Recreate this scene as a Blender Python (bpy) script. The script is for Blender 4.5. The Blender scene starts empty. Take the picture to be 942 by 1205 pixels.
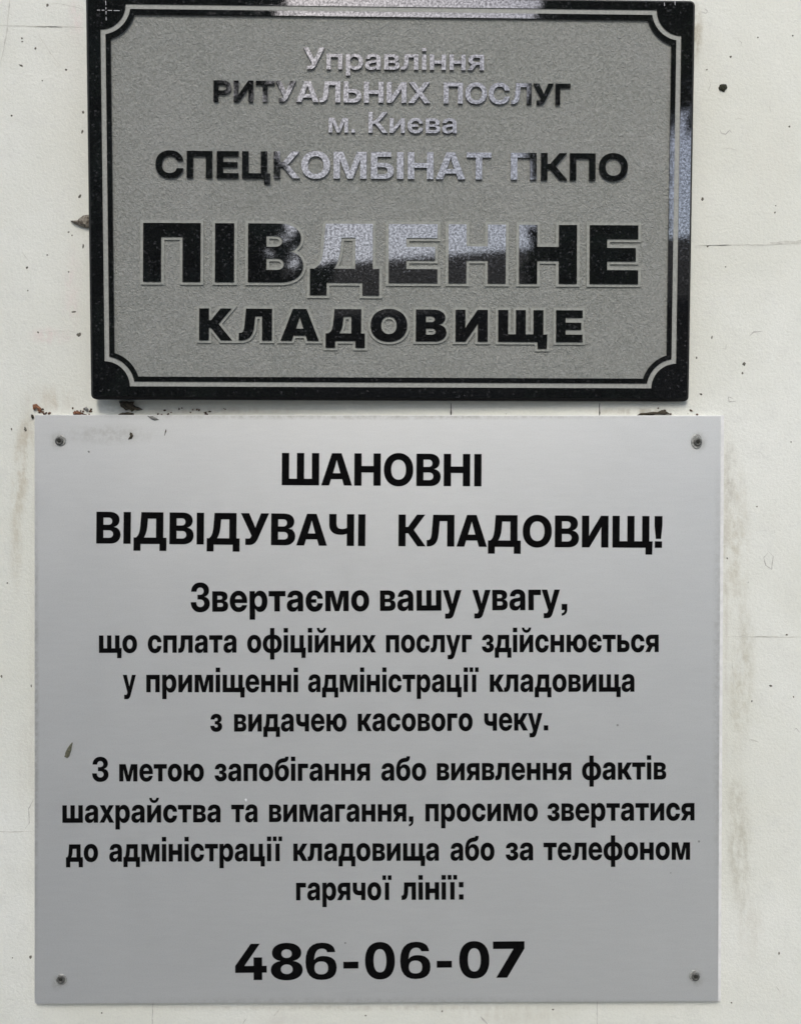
import bpy, math, random
from mathutils import Vector, Matrix, Euler
from mathutils.geometry import delaunay_2d_cdt

scene = bpy.context.scene
COL = scene.collection
R = math.radians
random.seed(7)

# ------------------------------------------------------------------ camera, sky, sun, exposure
U = 0.00075                  # one unit of the measured drawing in metres
DIST = 1000.0                # camera distance from the wall in those units
EYE = 1.5                    # camera height above the ground
CX, CY = 471.0, 602.5

cam_data = bpy.data.cameras.new('camera')
cam = bpy.data.objects.new('camera', cam_data)
COL.objects.link(cam)
cam.location = (0, -DIST * U, EYE)
cam.rotation_euler = (R(90), 0, 0)
cam_data.sensor_fit = 'VERTICAL'
cam_data.angle = 2 * math.atan(602.5 / DIST)
cam_data.clip_start = 0.01
cam_data.clip_end = 500
scene.camera = cam

SUN_EL, SUN_AZ = 46.0, 190.0           # azimuth: direction the light comes from, clockwise from +Y
world = bpy.data.worlds.new('World')
scene.world = world
world.use_nodes = True
wn = world.node_tree.nodes
sky = wn.new('ShaderNodeTexSky')
sky.sky_type = 'NISHITA'
sky.sun_disc = False
sky.sun_elevation = R(SUN_EL)
sky.sun_rotation = R(SUN_AZ)
sky.air_density = 0.85
sky.dust_density = 2.3
sky.ozone_density = 0.45
world.node_tree.links.new(sky.outputs[0], wn['Background'].inputs[0])
wn['Background'].inputs[1].default_value = 0.12
sun_data = bpy.data.lights.new('sun', 'SUN')
sun_data.energy = 1.1
sun_data.angle = R(28)
sun_data.color = (1.0, 0.99, 0.935)
sun = bpy.data.objects.new('sun', sun_data)
COL.objects.link(sun)
sdir = Vector((math.sin(R(SUN_AZ)) * math.cos(R(SUN_EL)), math.cos(R(SUN_AZ)) * math.cos(R(SUN_EL)), math.sin(R(SUN_EL))))
sun.rotation_euler = (-sdir).to_track_quat('-Z', 'Y').to_euler()
sun.location = sdir * 20
scene.view_settings.view_transform = 'Standard'
scene.view_settings.look = 'None'
scene.view_settings.exposure = 1.03
scene.view_settings.gamma = 1.0


# ------------------------------------------------------------------ materials
class Mat:
    def __init__(s, name, rough=0.5, metallic=0.0, ior=1.5):
        s.m = bpy.data.materials.new(name)
        s.m.use_nodes = True
        s.t = s.m.node_tree
        s.p = s.t.nodes['Principled BSDF']
        s.p.inputs['Roughness'].default_value = rough
        s.p.inputs['Metallic'].default_value = metallic
        s.p.inputs['IOR'].default_value = ior
        s.co = s.t.nodes.new('ShaderNodeTexCoord').outputs['Object']

    def n(s, kind, **kw):
        nd = s.t.nodes.new(kind)
        for k, v in kw.items():
            setattr(nd, k, v)
        return nd

    def put(s, sock, v):
        if hasattr(v, 'is_output'):
            s.t.links.new(v, sock)
        else:
            sock.default_value = v

    def mapped(s, scale, rot=(0, 0, 0), loc=(0, 0, 0)):
        nd = s.n('ShaderNodeMapping')
        s.put(nd.inputs['Vector'], s.co)
        nd.inputs['Scale'].default_value = scale
        nd.inputs['Rotation'].default_value = rot
        nd.inputs['Location'].default_value = loc
        return nd.outputs[0]

    def noise(s, scale, detail=3, rough=0.55, vec=None, dist=0.0):
        nd = s.n('ShaderNodeTexNoise')
        s.put(nd.inputs['Vector'], vec or s.co)
        nd.inputs['Scale'].default_value = scale
        nd.inputs['Detail'].default_value = detail
        nd.inputs['Roughness'].default_value = rough
        nd.inputs['Distortion'].default_value = dist
        return nd.outputs['Fac']

    def voronoi(s, scale, out='Distance', vec=None):
        nd = s.n('ShaderNodeTexVoronoi')
        s.put(nd.inputs['Vector'], vec or s.co)
        nd.inputs['Scale'].default_value = scale
        return nd.outputs[out]

    def ramp(s, fac, a, b, lo=0.0, hi=1.0, smooth=True):
        nd = s.n('ShaderNodeMapRange')
        if smooth:
            nd.interpolation_type = 'SMOOTHSTEP'
        s.put(nd.inputs['Value'], fac)
        for i, v in enumerate((a, b, lo, hi)):
            s.put(nd.inputs[1 + i], v)
        return nd.outputs[0]

    def math(s, op, a, b=0.0):
        nd = s.n('ShaderNodeMath', operation=op)
        s.put(nd.inputs[0], a)
        s.put(nd.inputs[1], b)
        return nd.outputs[0]

    def mix(s, fac, a, b):
        nd = s.n('ShaderNodeMix', data_type='RGBA')
        s.put(nd.inputs[0], fac)
        for k, v in ((6, a), (7, b)):
            s.put(nd.inputs[k], v if hasattr(v, 'is_output') else (*v, 1.0))
        return nd.outputs[2]

    def bump(s, h, strength, dist, prev=None):
        nd = s.n('ShaderNodeBump')
        s.put(nd.inputs['Height'], h)
        nd.inputs['Strength'].default_value = strength
        nd.inputs['Distance'].default_value = dist
        if prev:
            s.put(nd.inputs['Normal'], prev)
        return nd.outputs[0]

    def base(s, v):
        s.put(s.p.inputs['Base Color'], v if hasattr(v, 'is_output') else (*v, 1.0))
        return s

    def normal(s, v):
        s.put(s.p.inputs['Normal'], v)
        return s

    def rough(s, v):
        s.put(s.p.inputs['Roughness'], v)
        return s

    def blob(s, px, py, rx, ry, rot=0.0):
        """soft elliptical mask of a stain centred on a measured place on the wall"""
        nd = s.n('ShaderNodeMapping')
        nd.vector_type = 'TEXTURE'
        s.put(nd.inputs['Vector'], s.co)
        nd.inputs['Location'].default_value = ((px - CX) * U, 0, (CY - py) * U)
        nd.inputs['Rotation'].default_value = (0, rot, 0)
        nd.inputs['Scale'].default_value = (rx * U, 1000, ry * U)
        ln = s.n('ShaderNodeVectorMath', operation='LENGTH')
        s.t.links.new(nd.outputs[0], ln.inputs[0])
        return s.ramp(ln.outputs['Value'], 1.0, 0.15)


def simple(name, c0, c1, scale, rough=0.7, bump=0.3, dist=0.0005, metallic=0.0, ior=1.5):
    m = Mat(name, rough, metallic, ior)
    f = m.noise(scale, 4)
    m.base(m.mix(m.ramp(f, 0.3, 0.7), c0, c1))
    m.normal(m.bump(f, bump, dist))
    return m.m


def wall_material():
    m = Mat('white_wall_paint', 0.62)
    cloud = m.noise(5.0, 5, 0.6)
    col = m.mix(m.ramp(cloud, 0.35, 0.7), (0.705, 0.71, 0.625), (0.78, 0.788, 0.72))
    mott = m.noise(45.0, 5, 0.65)
    col = m.mix(m.ramp(mott, 0.48, 0.74, 0, 0.28), col, (0.60, 0.60, 0.55))
    grain = m.noise(520.0, 3, 0.6)
    col = m.mix(m.ramp(grain, 0.42, 0.75, 0, 0.22), col, (0.52, 0.52, 0.48))
    # dirt with a shape of its own: runs and smudges
    streaky = m.noise(38.0, 6, 0.7, vec=m.mapped((3.0, 1.0, 0.9)))
    fine = m.noise(170.0, 5, 0.7)
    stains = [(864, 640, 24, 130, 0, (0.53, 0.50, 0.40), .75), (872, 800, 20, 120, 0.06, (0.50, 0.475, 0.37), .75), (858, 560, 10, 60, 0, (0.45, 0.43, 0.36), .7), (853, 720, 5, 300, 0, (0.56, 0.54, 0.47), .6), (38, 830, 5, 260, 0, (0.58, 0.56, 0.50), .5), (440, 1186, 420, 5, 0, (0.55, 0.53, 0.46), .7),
              (868, 990, 22, 120, -0.05, (0.48, 0.46, 0.37), .85), (880, 1090, 26, 60, 0, (0.60, 0.58, 0.50), .5),
              (60, 470, 40, 22, 0.1, (0.55, 0.50, 0.40), .7), (28, 535, 15, 75, 0.1, (0.50, 0.44, 0.33), .8), (22, 600, 13, 130, 0.05, (0.54, 0.50, 0.39), .7),
              (60, 395, 34, 14, 0, (0.72, 0.55, 0.53), .5), (85, 340, 16, 70, 0, (0.74, 0.60, 0.58), .35),
              (90, 20, 14, 40, 0, (0.74, 0.60, 0.58), .4), (818, 40, 12, 60, 0, (0.30, 0.25, 0.15), .7),
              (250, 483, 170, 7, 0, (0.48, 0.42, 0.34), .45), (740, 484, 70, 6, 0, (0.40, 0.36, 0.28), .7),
              (600, 1196, 110, 14, 0, (0.60, 0.58, 0.50), .7), (330, 1200, 60, 14, 0, (0.62, 0.60, 0.54), .6),
              (905, 190, 50, 90, 0, (0.68, 0.66, 0.58), .3), (30, 900, 14, 80, 0, (0.62, 0.60, 0.53), .5)]
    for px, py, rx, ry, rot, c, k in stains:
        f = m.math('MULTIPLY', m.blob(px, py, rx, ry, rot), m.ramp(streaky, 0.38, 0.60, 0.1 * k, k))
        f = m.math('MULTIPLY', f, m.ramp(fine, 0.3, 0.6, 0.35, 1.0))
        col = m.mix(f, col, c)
    # pin-head specks
    wob = m.noise(300.0, 2)
    v = m.voronoi(75.0)
    cell = m.n('ShaderNodeSeparateColor')
    m.t.links.new(m.voronoi(75.0, 'Color'), cell.inputs[0])
    size = m.ramp(cell.outputs[0], 0.90, 1.0, -0.03, 0.07, smooth=False)
    speck = m.math('LESS_THAN', m.math('ADD', v, m.math('MULTIPLY', wob, 0.05)), m.math('ADD', size, 0.02))
    col = m.mix(m.math('MULTIPLY', speck, 0.35), col, (0.20, 0.18, 0.14))
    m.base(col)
    n1 = m.bump(m.noise(14.0, 3, 0.5), 0.25, 0.004)
    n2 = m.bump(m.noise(330.0, 4, 0.7), 0.6, 0.0010, n1)
    n3 = m.bump(m.noise(900.0, 3, 0.6), 0.25, 0.0003, n2)
    m.normal(n3)
    return m.m


def sheet_material():
    m = Mat('silver_sheet', 0.55, 0.85)
    f = m.noise(60.0, 4, 0.6, vec=m.mapped((0.8, 1, 5.0)))
    col = m.mix(m.ramp(f, 0.35, 0.7), (0.722, 0.73, 0.708), (0.738, 0.746, 0.724))
    sm = m.noise(9.0, 4, 0.6)
    col = m.mix(m.ramp(sm, 0.5, 0.8, 0, 0.07), col, (0.50, 0.50, 0.47))
    fine = m.noise(900.0, 3, 0.6)
    col = m.mix(m.ramp(fine, 0.4, 0.75, 0, 0.16), col, (0.45, 0.45, 0.45))
    v = m.voronoi(42.0)
    cell = m.n('ShaderNodeSeparateColor')
    m.t.links.new(m.voronoi(42.0, 'Color'), cell.inputs[0])
    size = m.ramp(cell.outputs[0], 0.9, 1.0, 0.0, 0.05, smooth=False)
    speck = m.math('LESS_THAN', v, m.math('ADD', size, 0.004))
    col = m.mix(m.math('MULTIPLY', speck, 0.6), col, (0.2, 0.2, 0.17))
    m.base(col)
    # grime that has settled round the screws, along the top edge and in thin wiping smears
    spot = m.noise(190.0, 5, 0.75)
    smear = m.noise(30.0, 6, 0.7, vec=m.mapped((0.7, 1.0, 3.0), rot=(0, R(14), 0)))
    for px, py, rx, ry, k in ((71, 519, 13, 13, .55), (819, 520, 13, 16, .65), (72, 1153, 13, 13, .5), (816, 1148, 13, 13, .55),
                              (440, 490, 460, 6, .55), (130, 512, 80, 16, .35), (842, 830, 9, 380, .3), (440, 1176, 460, 8, .3), (45, 830, 5, 380, .4)):
        f = m.math('MULTIPLY', m.blob(px, py, rx, ry), m.ramp(spot, 0.35, 0.65, 0.15 * k, k))
        col = m.mix(f, col, (0.36, 0.35, 0.30))
    col = m.mix(m.ramp(smear, 0.56, 0.75, 0, 0.08), col, (0.50, 0.50, 0.46))
    m.base(col)
    m.rough(m.ramp(m.noise(25.0, 4), 0.3, 0.7, 0.555, 0.58))
    n = m.bump(m.noise(2.0, 2), 0.05, 0.006)
    m.normal(m.bump(fine, 0.22, 0.0004, n))
    return m.m


def granite_material():
    m = Mat('polished_black_granite', 0.07, 0.0, 2.9)
    g = m.noise(900.0, 3, 0.7)
    col = m.mix(m.ramp(g, 0.45, 0.75), (0.006, 0.0065, 0.007), (0.020, 0.0205, 0.0205))
    v = m.voronoi(700.0, 'Color')
    sp = m.n('ShaderNodeSeparateColor')
    m.t.links.new(v, sp.inputs[0])
    col = m.mix(m.ramp(sp.outputs[0], 0.90, 0.98, 0, 0.5), col, (0.07, 0.07, 0.073))
    m.base(col)
    grains = m.noise(430.0, 3, 0.75)
    m.rough(m.ramp(grains, 0.52, 0.70, 0.016, 0.14))
    m.put(m.p.inputs['Specular IOR Level'], m.ramp(m.noise(520.0, 3, 0.8), 0.36, 0.62, 0.58, 0.17))
    m.normal(m.bump(grains, 0.10, 0.00006))
    return m.m


def blasted_material():
    m = Mat('sandblasted_granite', 0.75)
    worm = m.noise(430.0, 2, 0.55, vec=m.mapped((1.25, 1.0, 0.9), rot=(0, R(38), 0)), dist=0.7)
    patch = m.noise(14.0, 4, 0.6)
    pits = m.noise(800.0, 2, 0.7)
    col = m.mix(m.ramp(worm, 0.3, 0.7), (0.205, 0.211, 0.188), (0.29, 0.296, 0.268))
    col = m.mix(m.ramp(patch, 0.35, 0.7, 0, 0.32), col, (0.31, 0.31, 0.29))
    col = m.mix(m.ramp(pits, 0.52, 0.8, 0, 0.35), col, (0.12, 0.12, 0.112))
    v = m.n('ShaderNodeSeparateColor')
    m.t.links.new(m.voronoi(300.0, 'Color'), v.inputs[0])
    col = m.mix(m.ramp(v.outputs[0], 0.97, 0.99, 0, 0.14), col, (0.5, 0.5, 0.48))
    m.base(col)
    n1 = m.bump(worm, 0.9, 0.0016)
    m.normal(m.bump(pits, 0.5, 0.0007, n1))
    return m.m


M = {
    'wall': wall_material(),
    'sheet': sheet_material(),
    'granite': granite_material(),
    'blasted': blasted_material(),
    'granite_edge': simple('sawn_granite_edge', (0.003, 0.003, 0.003), (0.012, 0.012, 0.012), 700, 0.5, 0.2, 0.0002, ior=1.25),
    'groove': simple('smooth_blasted_groove', (0.275, 0.282, 0.255), (0.37, 0.374, 0.34), 600, 0.7, 0.2, 0.0003),
    'outline': simple('smooth_letter_outline', (0.25, 0.257, 0.229), (0.34, 0.347, 0.31), 420, 0.65, 0.4, 0.0005),
    'vinyl': simple('black_vinyl', (0.0025, 0.0025, 0.0026), (0.005, 0.005, 0.005), 300, 0.6, 0.1, 0.0002, ior=1.1),
    'board': simple('white_plastic_board', (0.70, 0.70, 0.68), (0.80, 0.80, 0.78), 200, 0.5, 0.1, 0.0002),
    'screw': simple('dull_screw_steel', (0.05, 0.05, 0.045), (0.16, 0.16, 0.145), 900, 0.6, 0.4, 0.0002, 0.4),
    'recess': simple('dark_screw_recess', (0.012, 0.012, 0.01), (0.04, 0.04, 0.03), 900, 0.8),  # near-black filling of the hollows in the screw heads
    'washer': simple('dull_washer_steel', (0.24, 0.24, 0.22), (0.46, 0.46, 0.43), 700, 0.62, 0.3, 0.0002, 0.4),
    'crack_dark': simple('dark_open_joint', (0.015, 0.013, 0.01), (0.05, 0.045, 0.035), 700, 0.9),
    'crack_mid': simple('grimy_joint', (0.36, 0.35, 0.31), (0.54, 0.53, 0.48), 300, 0.9),
    'crack_faint': simple('faint_joint', (0.54, 0.535, 0.47), (0.68, 0.675, 0.60), 260, 0.9),
    'rust': simple('rusty_paint_flake', (0.09, 0.035, 0.018), (0.30, 0.14, 0.07), 600, 0.9, 0.6),
    'dirt': simple('dark_dirt', (0.02, 0.018, 0.011), (0.085, 0.07, 0.045), 600, 0.9, 0.7),
    'speck': simple('brown_grey_speck', (0.07, 0.064, 0.05), (0.21, 0.195, 0.155), 700, 0.9, 0.5),
    'grit': simple('rusty_grit', (0.05, 0.03, 0.018), (0.16, 0.09, 0.055), 300, 0.9, 0.5),
    'grey_flake': simple('grey_flake', (0.12, 0.125, 0.115), (0.28, 0.28, 0.26), 700, 0.8, 0.4),
    'moss': simple('dark_green_clump', (0.016, 0.017, 0.009), (0.05, 0.05, 0.028), 900, 0.95, 0.8, 0.001),
    'husk': simple('olive_seed_husk', (0.05, 0.05, 0.028), (0.17, 0.165, 0.11), 900, 0.8, 0.6),
    'mortar': simple('crumbling_mortar', (0.06, 0.045, 0.032), (0.36, 0.33, 0.27), 420, 0.95, 0.8, 0.001),
    'chalk': simple('chalk_dash', (0.40, 0.40, 0.40), (0.65, 0.65, 0.65), 900, 0.9),
    'ground': simple('pale_concrete_yard', (0.24, 0.238, 0.225), (0.36, 0.355, 0.335), 35, 0.9, 0.4, 0.004),
    'needles': simple('dark_conifer_needles', (0.012, 0.022, 0.010), (0.035, 0.055, 0.022), 3, 0.8),
    'leaves': simple('dark_broad_leaves', (0.016, 0.030, 0.011), (0.045, 0.07, 0.025), 3, 0.75),
    'bark': simple('brown_bark', (0.04, 0.03, 0.022), (0.11, 0.085, 0.065), 20, 0.9, 0.7, 0.01),
    'planks': simple('weathered_planks', (0.03, 0.026, 0.022), (0.075, 0.065, 0.055), 12, 0.85, 0.5, 0.004),
    'roofing': simple('dark_roof_sheet', (0.014, 0.014, 0.015), (0.03, 0.03, 0.031), 9, 0.95, 0.4, 0.004),
}


# ------------------------------------------------------------------ object helpers
def link(name, verts, faces, mat, parent=None, smooth=False):
    me = bpy.data.meshes.new(name)
    me.from_pydata([tuple(v) for v in verts], [], [tuple(f) for f in faces])
    me.materials.append(M[mat])
    if smooth:
        for p in me.polygons:
            p.use_smooth = True
    me.validate()
    me.update()
    o = bpy.data.objects.new(name, me)
    COL.objects.link(o)
    o.parent = parent
    return o


def empty(name, loc, rot=(0, 0, 0)):
    o = bpy.data.objects.new(name, None)
    o.empty_display_size = 0.05
    COL.objects.link(o)
    o.location = loc
    o.rotation_euler = rot
    return o


def tag(o, label=None, cat=None, group=None, kind=None):
    for k, v in (('label', label), ('category', cat), ('group', group), ('kind', kind)):
        if v:
            o[k] = v
    return o


def on_wall(px, py, d=0.0):
    """measured place -> coordinates on a sheet d units in front of the wall, about the wall's middle"""
    k = (DIST - d) / DIST
    return ((px - CX) * k, (CY - py) * k)


def wind(p, loops):
    w = 0
    x, y = p
    for L in loops:
        x0, y0 = L[-1]
        for x1, y1 in L:
            if (y0 <= y) != (y1 <= y):
                if (x1 - x0) * (y - y0) / (y1 - y0) + x0 > x:
                    w += 1 if y1 > y0 else -1
            x0, y0 = x1, y1
    return w


def fill(loops, evenodd=False):
    """clean triangles of the union (or even-odd) of closed loops"""
    V, E = [], []
    for L in loops:
        b = len(V)
        V += [Vector(p) for p in L]
        E += [(b + i, b + (i + 1) % len(L)) for i in range(len(L))]
    vs, es, fs, _, _, _ = delaunay_2d_cdt(V, E, [], 0, 1e-5)
    F = []
    for f in fs:
        c = [sum(vs[i][k] for i in f) / len(f) for k in (0, 1)]
        w = wind(c, loops)
        if (w % 2) if evenodd else w:
            f = list(f)
            a = sum(vs[f[i]][0] * vs[f[(i + 1) % len(f)]][1] - vs[f[(i + 1) % len(f)]][0] * vs[f[i]][1] for i in range(len(f)))
            F.append(f if a > 0 else f[::-1])
    return [(v[0], v[1]) for v in vs], F


def rim(F):
    used = {}
    for f in F:
        for a, b in zip(f, f[1:] + f[:1]):
            used[(a, b)] = 1
    return [e for e in used if (e[1], e[0]) not in used]


def loops_of(vs, F):
    nxt = {}
    for a, b in rim(F):
        nxt.setdefault(a, []).append(b)
    out = []
    while nxt:
        s = next(iter(nxt))
        L = [s]
        c = nxt[s].pop()
        if not nxt[s]:
            del nxt[s]
        while c != s:
            L.append(c)
            d = nxt[c].pop()
            if not nxt[c]:
                del nxt[c]
            c = d
        out.append([vs[i] for i in L])
    return out


def grow(L, r):
    """loop moved outwards by r with mitred corners"""
    P = [p for i, p in enumerate(L) if math.dist(p, L[i - 1]) > 0.02]
    out = []
    n = len(P)
    for i in range(n):
        a, b, c = Vector(P[i - 1]), Vector(P[i]), Vector(P[(i + 1) % n])
        d0, d1 = (b - a).normalized(), (c - b).normalized()
        n0, n1 = Vector((d0.y, -d0.x)), Vector((d1.y, -d1.x))
        m = n0 + n1
        k = m.length_squared
        m = m * (2.0 / k) if k > 0.5 else m.normalized() * 2
        out.append(tuple(b + m * r))
    return out


def raised(vs, F, h0, h1, bevel_to=None):
    """front faces at height h1, side walls down to h0; heights are towards the viewer (-Y). Units -> metres"""
    used = sorted({i for f in F for i in f})
    ix = {v: k for k, v in enumerate(used)}
    V = [(vs[i][0] * U, -h1 * U, vs[i][1] * U) for i in used]
    G = [[ix[i] for i in f] for f in F]
    k = len(V)
    bk = {}
    for a, b in rim(F):
        for q in (a, b):
            if q not in bk:
                bk[q] = len(V)
                V.append((vs[q][0] * U, -h0 * U, vs[q][1] * U))
        G.append([ix[a], bk[a], bk[b], ix[b]])
    return V, G


def lathe(profile, cx, cz, n=28, squash=1.0):
    """profile (radius, height to the viewer) revolved about the wall's normal"""
    V, F = [], []
    for r, h in profile:
        for i in range(n):
            a = 2 * math.pi * i / n
            V.append(((cx + r * math.cos(a)) * U, -h * U, (cz + r * math.sin(a) * squash) * U))
    for j in range(len(profile) - 1):
        for i in range(n):
            F.append([j * n + i, j * n + (i + 1) % n, (j + 1) * n + (i + 1) % n, (j + 1) * n + i])
    F.append([(len(profile) - 1) * n + i for i in range(n)])
    return V, F


def merge(parts):
    V, F = [], []
    for v, f in parts:
        b = len(V)
        V += list(v)
        F += [[i + b for i in g] for g in f]
    return V, F


def box(x0, x1, y0, y1, z0, z1):
    V = [(x, y, z) for x in (x0, x1) for y in (y0, y1) for z in (z0, z1)]
    F = [[0, 1, 3, 2], [4, 6, 7, 5], [0, 4, 5, 1], [2, 3, 7, 6], [0, 2, 6, 4], [1, 5, 7, 3]]
    return V, F


# ------------------------------------------------------------------ setting: ground
V, F = [], []
N = 30
for j in range(N + 1):
    for i in range(N + 1):
        V.append((-150 + 300 * i / N, -250 + 280 * j / N, 0))
for j in range(N):
    for i in range(N):
        F.append([j * (N + 1) + i, j * (N + 1) + i + 1, (j + 1) * (N + 1) + i + 1, (j + 1) * (N + 1) + i])
tag(link('ground', V, F, 'ground'), kind='structure')

# ------------------------------------------------------------------ wall with its joints, hairlines and specks
wall = empty('wall', (0, 0, EYE))
tag(wall, 'white painted exterior wall with hairline joints and grimy specks behind both signs', 'wall')
link('wall_face', *box(-5, 5, 0, 0.3, -EYE, 2.0), 'wall', wall)


def ribbon(pts, width, mat, name, jitter=0.6, step=4.0, seed=0, taper=True, d=0.15):
    """an irregular thin mark that follows measured points on the wall"""
    rnd = random.Random(seed)
    P = []
    for (x0, y0), (x1, y1) in zip(pts, pts[1:]):
        n = max(1, int(math.hypot(x1 - x0, y1 - y0) / step))
        for i in range(n):
            P.append((x0 + (x1 - x0) * i / n, y0 + (y1 - y0) * i / n))
    P.append(pts[-1])
    V, F = [], []
    n = len(P)
    for i, p in enumerate(P):
        q0, q1 = P[max(0, i - 1)], P[min(n - 1, i + 1)]
        dx, dy = q1[0] - q0[0], q1[1] - q0[1]
        l = math.hypot(dx, dy) or 1
        w = width * rnd.uniform(0.45, 1.3) * 0.5
        if taper:
            w *= min(1, 0.25 + 3.0 * min(i, n - 1 - i) / n)
        j = rnd.uniform(-jitter, jitter)
        for s in (-1, 1):
            x, z = on_wall(p[0] - dy / l * (w * s + j), p[1] + dx / l * (w * s + j))
            V.append((x * U, -d * U, z * U))
        if i:
            F.append([2 * i - 2, 2 * i - 1, 2 * i + 1, 2 * i])
    return link(name, V, F, mat, wall)


marks = [  # joints between the blocks
    ([(0, 30), (45, 31), (98, 32)], 1.0, 'crack_faint'), ([(40, 31.5), (74, 32)], 1.2, 'crack_mid'),
    ([(820, 289), (900, 288), (960, 285)], 1.4, 'crack_faint'), ([(826, 289), (860, 288.6)], 0.8, 'crack_mid'),
    ([(905, 286), (960, 283)], 3.0, 'crack_faint'), ([(852, 749), (960, 750)], 1.1, 'crack_faint'),
    ([(885, 749.5), (915, 749)], 0.7, 'crack_faint'), ([(-20, 978), (20, 979), (40, 978)], 1.2, 'crack_faint'),
    ([(530.5, 474), (530, 490)], 1.8, 'crack_dark'), ([(705, 474), (704.6, 490)], 1.8, 'crack_dark'),
    ([(180, 1178), (179, 1215)], 0.9, 'crack_mid'), ([(702, 1176), (702, 1215)], 0.8, 'crack_mid'),
    ([(13, -10), (8, 40), (1, 75)], 1.6, 'crack_faint'), ([(43, 38), (62, 66), (72, 78)], 0.9, 'crack_faint'),
    ([(62, 3), (80, 6), (98, 11)], 0.9, 'crack_faint'),
    ([(26, 297), (33, 306)], 1.0, 'crack_faint'), ([(48, 391), (80, 389), (98, 393)], 0.9, 'crack_faint'),
    ([(40, 940), (34, 952), (35, 968), (30, 975)], 0.9, 'crack_mid'),
    # little hooks and scratches in the paint on the far side
    ([(846, 152), (848, 157), (853, 158), (858, 153), (861, 158)], 0.9, 'crack_mid'),
    ([(864, 141), (868, 139), (874, 140)], 0.8, 'crack_faint'), ([(906, 118), (905, 126), (906, 133)], 1.2, 'crack_faint'),
    ([(852, 174), (860, 175), (869, 178)], 0.9, 'crack_faint'), ([(833, 94), (836, 98), (832, 108)], 0.8, 'crack_mid'),
    ([(881, 395), (886, 391), (896, 390)], 1.1, 'crack_mid'), ([(848, 404), (854, 405), (853, 411), (848, 410)], 0.9, 'crack_faint'),
    ([(862, 469), (856, 467), (857, 473), (866, 472)], 1.0, 'crack_mid'), ([(868, 48), (872, 50), (871, 55)], 0.9, 'crack_mid'),
    ([(903, 650), (898, 656), (900, 665), (907, 670), (909, 655), (903, 648)], 0.9, 'crack_mid'),
    ([(933, 860), (936, 857), (940, 862)], 1.0, 'crack_mid'), ([(880, 870), (892, 873)], 1.5, 'crack_faint'),
    ([(860, 770), (862, 800), (866, 824)], 1.0, 'crack_faint'), ([(855, 830), (862, 846)], 1.0, 'crack_faint'),
    ([(290, 1198), (286, 1205)], 1.0, 'crack_mid'), ([(322, 1196), (330, 1186)], 1.6, 'crack_faint'),
    ([(565, 1196), (573, 1205)], 1.6, 'crack_mid'), ([(912, 1160), (918, 1168)], 1.2, 'crack_faint'),
    ([(828, 10), (832, 13), (830, 16), (824, 14)], 0.9, 'crack_mid'),
]
for i, (pts, w, mt) in enumerate(marks):
    ribbon(pts, w, mt, 'crack' if len(pts) < 4 else 'scratch', seed=i, jitter=0.35 if len(pts) < 4 else 0.15, step=4 if len(pts) < 4 else 1.5)


def lump(px, py, rx, ry, rot, h, mat, seed, d=0.0, rough=0.28, n=14):
    """low irregular scab on a sheet d units before the wall; returns verts and faces about the wall's middle"""
    rnd = random.Random(seed)
    V, F = [], []
    prof = [(1.0, 0.0), (0.86, 0.55), (0.5, 0.9)]
    rad = [1 + rnd.uniform(-rough, rough) for _ in range(n)]
    ca, sa = math.cos(rot), math.sin(rot)
    for r, q in prof:
        for i in range(n):
            a = 2 * math.pi * i / n
            x, y = rx * r * rad[i] * math.cos(a), ry * r * rad[i] * math.sin(a)
            x, y = x * ca - y * sa, x * sa + y * ca
            X, Z = on_wall(px + x, py - y, d)
            V.append((X * U, -(d + h * q * rnd.uniform(0.7, 1.2)) * U if q else -d * U, Z * U))
    for j in range(2):
        for i in range(n):
            F.append([j * n + i, j * n + (i + 1) % n, (j + 1) * n + (i + 1) % n, (j + 1) * n + i])
    F.append([2 * n + i for i in range(n)])
    return V, F


specks = [(56, 6, 1.6, 2.2), (26, 45, 1.4, 1.2), (26.5, 49, 1.4, .8), (25, 77, 3.2, 1.2), (14, 505, 1, 2), (42, 57, 1.3, 1.6), (78, 82, 1.5, 1.5), (50, 95, 1, 1),
          (14, 136, 1.3, 1.5), (98, 132, 1.6, 2.2), (97, 155, 1.5, 2.5), (94, 231, 1.6, 3), (81, 273, 1.3, 1.3), (85, 277, 1.1, 1.1), (32, 315, 1.6, 1.8),
          (56, 300, 1.2, 1), (87, 367, 3.6, 1.2), (93, 394, 3.5, 2.5), (45, 391, 1.3, 1.4), (98, 290, 1.2, 3.5), (33, 342, 1, 1), (81, 320, 1, 1.2),
          (848, 103, 0, 0), (859, 67, 1.6, 1.6), (891, 44, 1, 1), (928, 149, 1.3, 1.3), (826, 234, 1.8, 2.4), (831, 82, 1, 1), (832, 290, 1.6, 1.2),
          (853, 314, .9, .9), (875, 428, 2.4, 2.4), (873, 439, 1.4, 1.8), (837, 397, 1.2, 2), (819, 421, 1.1, 1.6), (824, 464, 2, 1.3), (932, 42, 1, 1),
          (911, 250, 1, 1.2), (912, 242, .8, .8), (906, 807, 2.2, 1.4), (884, 825, 1.3, 1.3), (925, 747, 1.6, 1.2), (933, 820, 1.0, 1.2),
          (916, 1122, 1.3, 2.2), (855, 657, 1, 1.4), (36, 1126, 2.2, 2.2), (15, 1127, 1, 1), (2, 796, 1.3, 2), (37, 807, 1, 2), (9, 686, 1, 1),
          (30, 505, 2, 3.2), (930, 520, 1, 1), (890, 596, 1, 1), (860, 1180, 1.3, 1), (120, 1192, 1, 1), (430, 1195, 1.2, 1), (520, 1190, 1, 1.4), (650, 1188, 1.6, 1)]
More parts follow.
